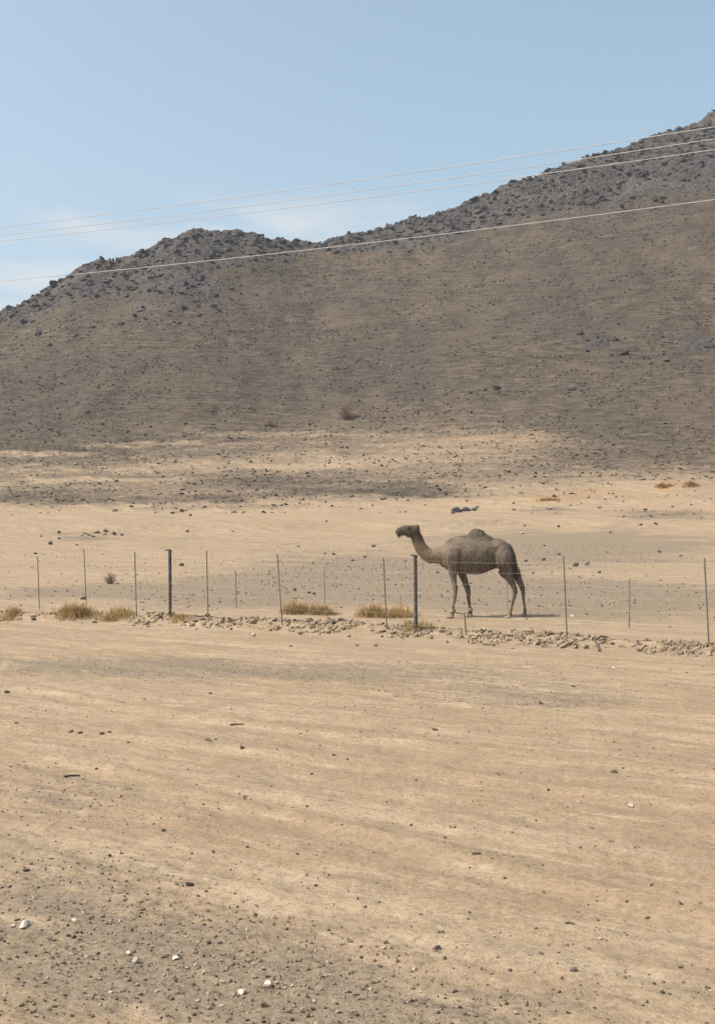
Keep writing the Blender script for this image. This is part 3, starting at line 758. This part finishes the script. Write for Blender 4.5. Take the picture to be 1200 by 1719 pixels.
def shrub(loc, wdt, hgt, n, label, seed, thick):
    r = random.Random(seed); root = bpy.data.objects.new('dry_shrub', None); COL.objects.link(root); root.location = loc
    stems, twigs = [], []
    for i in range(n):
        az = r.uniform(0, 6.28); e = r.uniform(.15, 1.35); ln = r.uniform(.6, 1.0)
        tip = Vector((math.cos(az) * math.cos(e) * wdt * .5 * ln, math.sin(az) * math.cos(e) * wdt * .5 * ln, math.sin(e) * hgt * ln))
        mid = tip * .5 + Vector((r.gauss(0, .04) * wdt, r.gauss(0, .04) * wdt, .06 * hgt))
        stems.append(tube([Vector((r.gauss(0, .03) * wdt, r.gauss(0, .03) * wdt, -.05)), mid, tip], [thick, thick * .7, thick * .3], 4))
        for k in range(7):
            s = r.uniform(.35, 1); b = mid.lerp(tip, (s - .35) / .65)
            d = Vector((r.gauss(0, 1), r.gauss(0, 1), r.gauss(.4, .8))).normalized() * wdt * r.uniform(.06, .16)
            sd = d.cross(Vector((r.gauss(0, 1), r.gauss(0, 1), r.gauss(0, 1)))).normalized() * thick * .5
            twigs.append(([b - sd, b + sd, b + d], [(0, 1, 2)]))
    link_mesh('stem', *merge(stems), M_TWIG, root); link_mesh('twigs', *merge(twigs), M_TWIG, root)
    tag(root, label, 'shrub'); return root
for px, py, wpx, hpx, n, lab, th in [(186, 980, 34, 22, 80, 'round dry shrub on the sand behind the left fence posts', .006), (453, 716, 22, 14, 60, 'small dark shrub on the lower hillside, left of the larger shrub', .02),
                                     (581, 704, 46, 38, 130, 'larger reddish brown shrub on the lower hillside', .018)]:
    P, sc_ = hit(px, py); shrub(P, wpx / sc_, hpx / sc_, n, lab, int(px), th)

# ------------------------------------------------------------------ sticks
M_STICK = plain_material('dead_wood', (.055, .045, .038), (.11, .088, .07), 20, .9)
def stick(pts_px, rad, label, lift=.0):
    W = []
    for px, py, up in pts_px:
        P, sc_ = hit(px, py); W.append(P + Vector((0, 0, rad * .7 + up)))
    V, Fc = tube([p - W[0] for p in W], [rad * (1 - .4 * i / (len(W) - 1)) for i in range(len(W))], 7)
    o = link_mesh('stick', V, Fc, M_STICK); o.location = W[0]; tag(o, label, 'stick')
stick([(1006, 1094, 0), (1000, 1086, .05), (998, 1081, .10)], .022, 'upright part of the broken dark branch on the rubble, right side')
stick([(998, 1082, .06), (1008, 1079, .10), (1020, 1076, .05)], .022, 'cross part of the broken dark branch on the rubble, right side')
stick([(941, 1089, 0), (955, 1083, .01), (969, 1076, .02)], .018, 'grey branch lying aslant on the ridge below the leaning post')
stick([(1070, 1093, 0), (1076, 1095, .02), (1083, 1090, .05)], .025, 'short dark branch at the front of the rubble, far right')
stick([(792, 1434, 0), (800, 1434, .003), (807, 1434, 0)], .008, 'short black stick alone on bare sand, lower right of centre')
stick([(948, 1551, 0), (956, 1551, .003), (964, 1552, 0)], .007, 'short black stick on the sand near the lower right')
stick([(386, 1218, 0), (397, 1217, .004), (410, 1217, 0)], .011, 'thin dark stick on the sand above the withered tufts')
stick([(108, 1305, 0), (120, 1304, .004), (134, 1303, 0)], .010, 'thin dark stick on the pale patch at left')

# ------------------------------------------------------------------ camel (faces left; local x to its rear, z up)
Zm = lambda zx: (zx - 600) / 266.0
Zh = lambda zy: (668 - zy) / 266.0
def loft(sec, seg=20):
    """sec: list of (centre, axis_a, axis_b) rings"""
    V, Fc = [], []
    for c, a, b in sec:
        for k in range(seg):
            th = 2 * math.pi * k / seg; V.append(c + a * math.cos(th) + b * math.sin(th))
    for i in range(len(sec) - 1):
        for k in range(seg):
            Fc.append((i * seg + k, i * seg + (k + 1) % seg, (i + 1) * seg + (k + 1) % seg, (i + 1) * seg + k))
    n0 = len(V); V.append(sec[0][0]); V.append(sec[-1][0])
    for k in range(seg):
        Fc.append(((k + 1) % seg, k, n0)); Fc.append(((len(sec) - 1) * seg + k, (len(sec) - 1) * seg + (k + 1) % seg, n0 + 1))
    return V, Fc
def catmull(rows, sub=4):
    rows = [np.array(r, float) for r in rows]; o = []
    for i in range(len(rows) - 1):
        p0, p1, p2, p3 = rows[max(i - 1, 0)], rows[i], rows[i + 1], rows[min(i + 2, len(rows) - 1)]
        for k in range(sub):
            t = k / sub
            o.append(.5 * ((2 * p1) + (-p0 + p2) * t + (2 * p0 - 5 * p1 + 4 * p2 - p3) * t * t + (-p0 + 3 * p1 - 3 * p2 + p3) * t ** 3))
    o.append(rows[-1]); return o
def limb(rows, sub=4):
    """rows: zoom x, zoom y, lateral y, radius in the side plane, radius sideways"""
    rr = catmull([(Zm(a), b_, Zh(b), r1, r2) for (a, b, b_, r1, r2) in rows], sub)
    P = [Vector((r[0], r[1], r[2])) for r in rr]; sec = []
    for i, p in enumerate(P):
        t = (P[min(i + 1, len(P) - 1)] - P[max(i - 1, 0)]); t.y = 0; t.normalize()
        nrm = Vector((-t.z, 0, t.x)); sec.append((p, nrm * max(rr[i][3], .004), Vector((0, 1, 0)) * max(rr[i][4], .004)))
    return loft(sec)
def blob(zx, zy, y, rx, ry, rz, seg=16):
    bm = bmesh.new(); bmesh.ops.create_uvsphere(bm, u_segments=seg, v_segments=10, radius=1)
    V = [Vector((v.co.x * rx + Zm(zx), v.co.y * ry + y, v.co.z * rz + Zh(zy))) for v in bm.verts]
    Fc = [tuple(v.index for v in f.verts) for f in bm.faces]; bm.free(); return V, Fc
parts = []
body = [(374, 255, 318, .06), (384, 224, 332, .15), (402, 194, 354, .21), (432, 170, 374, .26), (472, 156, 383, .29), (520, 150, 389, .32), (570, 150, 393, .345), (620, 150, 392, .355),
        (660, 158, 380, .34), (700, 170, 360, .31), (735, 168, 352, .285), (775, 180, 342, .25), (804, 212, 332, .19), (826, 262, 318, .09)]
sec = []
for x, t_, b_, hw in catmull(body, 4):
    c = Vector((Zm(x), 0, (Zh(t_) + Zh(b_)) / 2)); sec.append((c, Vector((0, 0, max(.02, (Zh(t_) - Zh(b_)) / 2))), Vector((0, hw, 0))))
parts.append(loft(sec, 28))
parts.append(blob(603, 178, 0, .25, .21, .268)); parts.append(blob(622, 190, 0, .33, .25, .20)); parts.append(blob(655, 186, 0, .22, .21, .13)); parts.append(blob(575, 186, 0, .24, .22, .17))
parts.append(limb([(445, 272, 0, .26, .22), (400, 275, 0, .215, .17), (355, 276, 0, .185, .13), (318, 277, 0, .170, .11), (283, 264, 0, .155, .10), (256, 238, 0, .145, .095), (238, 202, 0, .138, .092), (224, 165, 0, .13, .092), (212, 135, 0, .11, .09)], 5))
parts.append(limb([(238, 116, 0, .06, .06), (228, 117, 0, .112, .09), (200, 123, 0, .135, .105), (168, 120, 0, .117, .089), (138, 118, 0, .102, .070), (115, 124, 0, .088, .064), (102, 132, 0, .060, .054), (96, 138, 0, .03, .03)], 4))
parts.append(blob(108, 150, 0, .035, .045, .04))                                # hanging lower lip
parts.append(blob(178, 146, 0, .11, .075, .05))                               # jaw
parts.append(blob(170, 98, -.075, .05, .035, .035)); parts.append(blob(170, 98, .075, .05, .035, .035))   # brows
for s in (-1, 1):
    parts.append(limb([(224, 96, s * .075, .03, .022), (230, 88, s * .10, .03, .018), (236, 82, s * .115, .012, .01)], 4))       # ears
N_, F_ = -.16, .16
def foot(zx, zy, y, toe=-1): return [blob(zx + toe * 10, zy, y, .098, .085, .048), blob(zx + toe * 26, zy + 3, y - .03, .045, .035, .032), blob(zx + toe * 26, zy + 3, y + .035, .045, .035, .032)]
# near fore leg
parts.append(limb([(462, 225, N_ - .05, .16, .10), (452, 288, N_ - .08, .17, .12), (447, 345, N_ - .02, .125, .10), (449, 400, N_, .088, .075), (456, 455, N_, .062, .058), (461, 505, N_, .052, .054), (457, 545, N_, .038, .04), (449, 590, N_, .036, .036), (443, 625, N_, .048, .045), (438, 656, N_, .05, .055)]))
parts += foot(437, 657, N_)
# far fore leg
parts.append(limb([(480, 250, F_, .15, .10), (492, 320, F_, .14, .11), (506, 372, F_, .105, .09), (522, 420, F_, .08, .07), (538, 465, F_, .07, .06), (547, 497, F_, .068, .06), (552, 545, F_, .046, .043), (558, 595, F_, .044, .038), (561, 628, F_, .05, .045), (563, 655, F_, .05, .055)]))
parts += foot(564, 657, F_)
# near hind leg
parts.append(limb([(752, 215, N_ - .0, .15, .10), (757, 262, N_ - .08, .20, .13), (766, 318, N_ - .08, .20, .125), (784, 370, N_ - .02, .14, .10), (800, 415, N_, .095, .08), (822, 458, N_, .068, .062), (834, 496, N_, .066, .055), (829, 535, N_, .048, .042), (817, 580, N_, .042, .037), (806, 625, N_, .047, .042), (801, 660, N_, .05, .05)]))
parts += foot(801, 660, N_)
# far hind leg
parts.append(limb([(770, 220, F_, .16, .10), (795, 280, F_, .17, .12), (822, 335, F_, .145, .11), (848, 385, F_, .11, .09), (872, 435, F_, .082, .07), (892, 480, F_, .070, .06), (899, 510, F_, .058, .05), (901, 555, F_, .042, .04), (906, 600, F_, .038, .036), (909, 630, F_, .044, .04), (909, 652, F_, .05, .05)]))
parts += foot(909, 657, F_)
parts.append(limb([(740, 372, 0, .05, .05), (765, 395, 0, .055, .05), (773, 415, 0, .035, .035)], 3))      # sheath
parts.append(limb([(798, 205, 0, .05, .05), (822, 240, 0, .035, .035), (838, 290, 0, .028, .028), (848, 340, 0, .026, .026), (853, 375, 0, .034, .03), (857, 405, 0, .012, .012)], 4))  # tail
parts.append(blob(392, 325, 0, .085, .13, .09))                                # chest pad
V, Fc = merge(parts)
tmp = link_mesh('camel_raw', V, Fc)
rm = tmp.modifiers.new('r', 'REMESH'); rm.mode = 'VOXEL'; rm.voxel_size = .014; rm.use_smooth_shade = True
sm = tmp.modifiers.new('s', 'SMOOTH'); sm.factor = .5; sm.iterations = 10
dg = bpy.context.evaluated_depsgraph_get(); dg.update()
cm = bpy.data.meshes.new_from_object(tmp.evaluated_get(dg)); cm.name = 'camel'
bpy.data.objects.remove(tmp)
# fine muscle and hair relief
nv = len(cm.vertices); co = np.empty(nv * 3); cm.vertices.foreach_get('co', co); co = co.reshape(-1, 3)
no = np.empty(nv * 3); cm.vertices.foreach_get('normal', no); no = no.reshape(-1, 3)
co += no * (np.where(co[:, 2] > 1.72, .006, .018) * fbm(co[:, 0] / .2 + co[:, 1], co[:, 2] / .22, 3, 81) + .005 * fbm(co[:, 0] / .04, co[:, 2] / .09 + co[:, 1] / .05, 2, 82))[:, None]
cm.vertices.foreach_set('co', co.ravel()); cm.update()
s = NT('camel_hide'); s.rough(.9, .12)
tcn = s.n('ShaderNodeTexCoord'); ob = tcn.outputs['Object']
sxyz = s.n('ShaderNodeSeparateXYZ'); s.l(ob, sxyz.inputs['Vector'])
n1 = s.noise(ob, 3.2, 4); n2 = s.noise(s.mapping(ob, scale=(1, 1, .35)), 38, 4, .65)
n3 = s.noise(s.mapping(ob, scale=(1, 1, .6)), 9, 5, .7)
col = s.mix(s.ramp(n1, .36, .64), (.104, .082, .061), (.164, .131, .097))
col = s.mix(s.ramp(n3, .48, .70, 0, .4), col, (.205, .166, .122))
col = s.mix(s.ramp(n2, .42, .70, 0, .45), col, (.072, .057, .043))
# tan neck and chest front carry painted sunlight, head, hump and throat hair darker, feet pale
neck = s.math('MULTIPLY', s.ramp(sxyz.outputs['X'], -.60, -1.0), s.ramp(sxyz.outputs['Z'], 1.95, 1.55), clamp=True)
chest = s.math('MULTIPLY', s.ramp(sxyz.outputs['X'], -.66, -.82), s.ramp(sxyz.outputs['Z'], 1.0, 1.1), clamp=True)
col = s.mix(s.math('MULTIPLY', chest, .45), col, (.24, .19, .125))
col = s.mix(s.math('MULTIPLY', neck, .62), col, (.205, .160, .100))
head = s.math('MULTIPLY', s.ramp(sxyz.outputs['X'], -1.15, -1.35), s.ramp(sxyz.outputs['Z'], 1.70, 1.90), clamp=True)
col = s.mix(s.math('MULTIPLY', head, .7), col, (.062, .050, .040))
hump = s.math('MULTIPLY', s.ramp(sxyz.outputs['Z'], 1.80, 1.95), s.ramp(sxyz.outputs['X'], -.5, -.3), clamp=True)
col = s.mix(s.math('MULTIPLY', hump, s.ramp(n3, .35, .6, .2, .8)), col, (.060, .047, .036))
col = s.mix(s.ramp(sxyz.outputs['Z'], .12, .03, 0, .8), col, (.27, .21, .16))
s.l(col, s.b.inputs['Base Color']); s.l(s.bump(n2, .6, .02), s.b.inputs['Normal'])
M_HIDE = s.m
cm.materials.clear(); cm.materials.append(M_HIDE)
camel = bpy.data.objects.new('camel', cm); COL.objects.link(camel)
Pn, scn = hit(792, 1037)
camel.location = (Pn.x, Pn.y, 0)
kx = 266.0 / (scn * 3.75)                                   # size so that it spans the photograph's pixels at this distance
camel.scale = (kx, kx, kx)
camel.location.x = ((640 + 600 / 3.75) - CX) / scn
camel.location.z = min(gz(camel.location.x + Zm(x) * kx, Pn.y + y) for x, y in ((432, N_), (556, F_), (800, N_), (900, F_))) - .005
tag(camel, 'dark brown one-humped camel standing side-on with hobbled front feet', 'camel')
# eyes, nostrils
M_EYE = plain_material('camel_eye', (.01, .008, .006), (.015, .01, .008), 5, .15)
for sgn in (-1, 1):
    e = link_mesh('eye', *blob(166, 108, sgn * .092, .024, .016, .02), M_EYE, camel, True)
    e2 = link_mesh('nostril', *blob(104, 126, sgn * .042, .014, .012, .008), M_EYE, camel, True)
# hair
cm.calc_loop_triangles()
nt_ = len(cm.loop_triangles); tri = np.empty(nt_ * 3, np.int32); cm.loop_triangles.foreach_get('vertices', tri); tri = tri.reshape(-1, 3)
cm.vertices.foreach_get('normal', (nn := np.empty(nv * 3))); nn = nn.reshape(-1, 3)
A_, B_, C_ = co[tri[:, 0]], co[tri[:, 1]], co[tri[:, 2]]
area = np.linalg.norm(np.cross(B_ - A_, C_ - A_), axis=1)
nh = 26000; pick = rng.choice(nt_, nh, p=area / area.sum())
r1 = np.sqrt(rng.uniform(0, 1, nh))[:, None]; r2 = rng.uniform(0, 1, nh)[:, None]
P0 = A_[pick] * (1 - r1) + B_[pick] * r1 * (1 - r2) + C_[pick] * r1 * r2
Nr = nn[tri[pick, 0]]
long_ = .022 + .010 * smooth(1.75, 2.0, P0[:, 2]) * smooth(.35, .15, np.abs(P0[:, 0] + 0.0)) + .035 * smooth(-1.05, -1.2, P0[:, 0]) * smooth(1.2, 1.4, P0[:, 2]) + .06 * smooth(.88, .93, P0[:, 0]) * smooth(1.25, 1.15, P0[:, 2]) * smooth(.95, 1.0, P0[:, 2])
long_ = long_ * np.where(P0[:, 2] < .9, .35, 1.0) * rng.uniform(.5, 1.2, nh)
D = Nr * .55 + np.array((.35, 0, -.75)) + rng.normal(0, .18, (nh, 3)); D -= Nr * np.minimum((D * Nr).sum(1) - .25, 0)[:, None]
D /= np.linalg.norm(D, axis=1)[:, None]
S = np.cross(D, Nr + rng.normal(0, .2, (nh, 3))); S /= np.linalg.norm(S, axis=1)[:, None] + 1e-6
hv = np.stack([P0 - S * .004 - Nr * .003, P0 + S * .004 - Nr * .003, P0 + D * long_[:, None]], 1).reshape(-1, 3)
hf_ = np.arange(nh * 3).reshape(-1, 3)
hm = bpy.data.meshes.new('fur'); hm.vertices.add(nh * 3); hm.vertices.foreach_set('co', hv.ravel())
hm.loops.add(nh * 3); hm.loops.foreach_set('vertex_index', hf_.ravel().astype(np.int32))
hm.polygons.add(nh); hm.polygons.foreach_set('loop_start', np.arange(0, nh * 3, 3, dtype=np.int32)); hm.update(calc_edges=True)
hm.materials.append(M_HIDE)
fur = bpy.data.objects.new('fur', hm); COL.objects.link(fur); fur.parent = camel; fur['kind'] = 'stuff'

# hobble rope between the front fetlocks
M_ROPE = plain_material('pale_hobble_rope', (.20, .155, .11), (.42, .34, .25), 25, .9, 0, .004)
kk = camel.scale.x
def cw(zx, zy, y): return Vector((Zm(zx) * kk, y * kk, Zh(zy) * kk))
a, b = cw(445, 618, N_), cw(560, 622, F_)
rings = []
for c in (a, b):
    for dz in (-.02, .02):
        ring = [c + Vector((math.cos(t) * .058, math.sin(t) * .056, dz + .006 * math.sin(3 * t))) for t in np.linspace(0, 6.283, 18)]
        rings.append(tube(ring, .016, 6))
pth = [a.lerp(b, t) - Vector((0, 0, .10 * 4 * t * (1 - t) * .8)) for t in np.linspace(.12, .88, 14)]
rings.append(tube(pth, .017, 7))
rope = link_mesh('hobble_rope', *merge(rings), M_ROPE, smooth=True); rope.location = camel.location
tag(rope, 'rope hobble tied between the camel front ankles', 'rope')

# ------------------------------------------------------------------ thin dusty air
HAZE = 0.00033
x1, y0_, y1_, z0_, z1_ = 6100.0, -30.0, 1010.0, float(ZZ.min()) - 1.0, float(ZZ.max()) + 4.0
V = [(x, y, z) for z in (z0_, z1_) for y in (y0_, y1_) for x in (-x1, x1)]
hz = link_mesh('haze', V, [(0, 2, 3, 1), (4, 5, 7, 6), (0, 1, 5, 4), (2, 6, 7, 3), (0, 4, 6, 2), (1, 3, 7, 5)])
hm_ = bpy.data.materials.new('dusty_air'); hm_.use_nodes = True; t_ = hm_.node_tree; t_.nodes.clear()
ho = t_.nodes.new('ShaderNodeOutputMaterial'); hp = t_.nodes.new('ShaderNodeVolumePrincipled')
hp.inputs['Color'].default_value = (.86, .90, .95, 1); hp.inputs['Density'].default_value = HAZE; hp.inputs['Anisotropy'].default_value = 0.2
t_.links.new(hp.outputs['Volume'], ho.inputs['Volume'])
hz.data.materials.append(hm_); tag(hz, 'thin dusty haze over the desert', 'haze', kind='stuff')
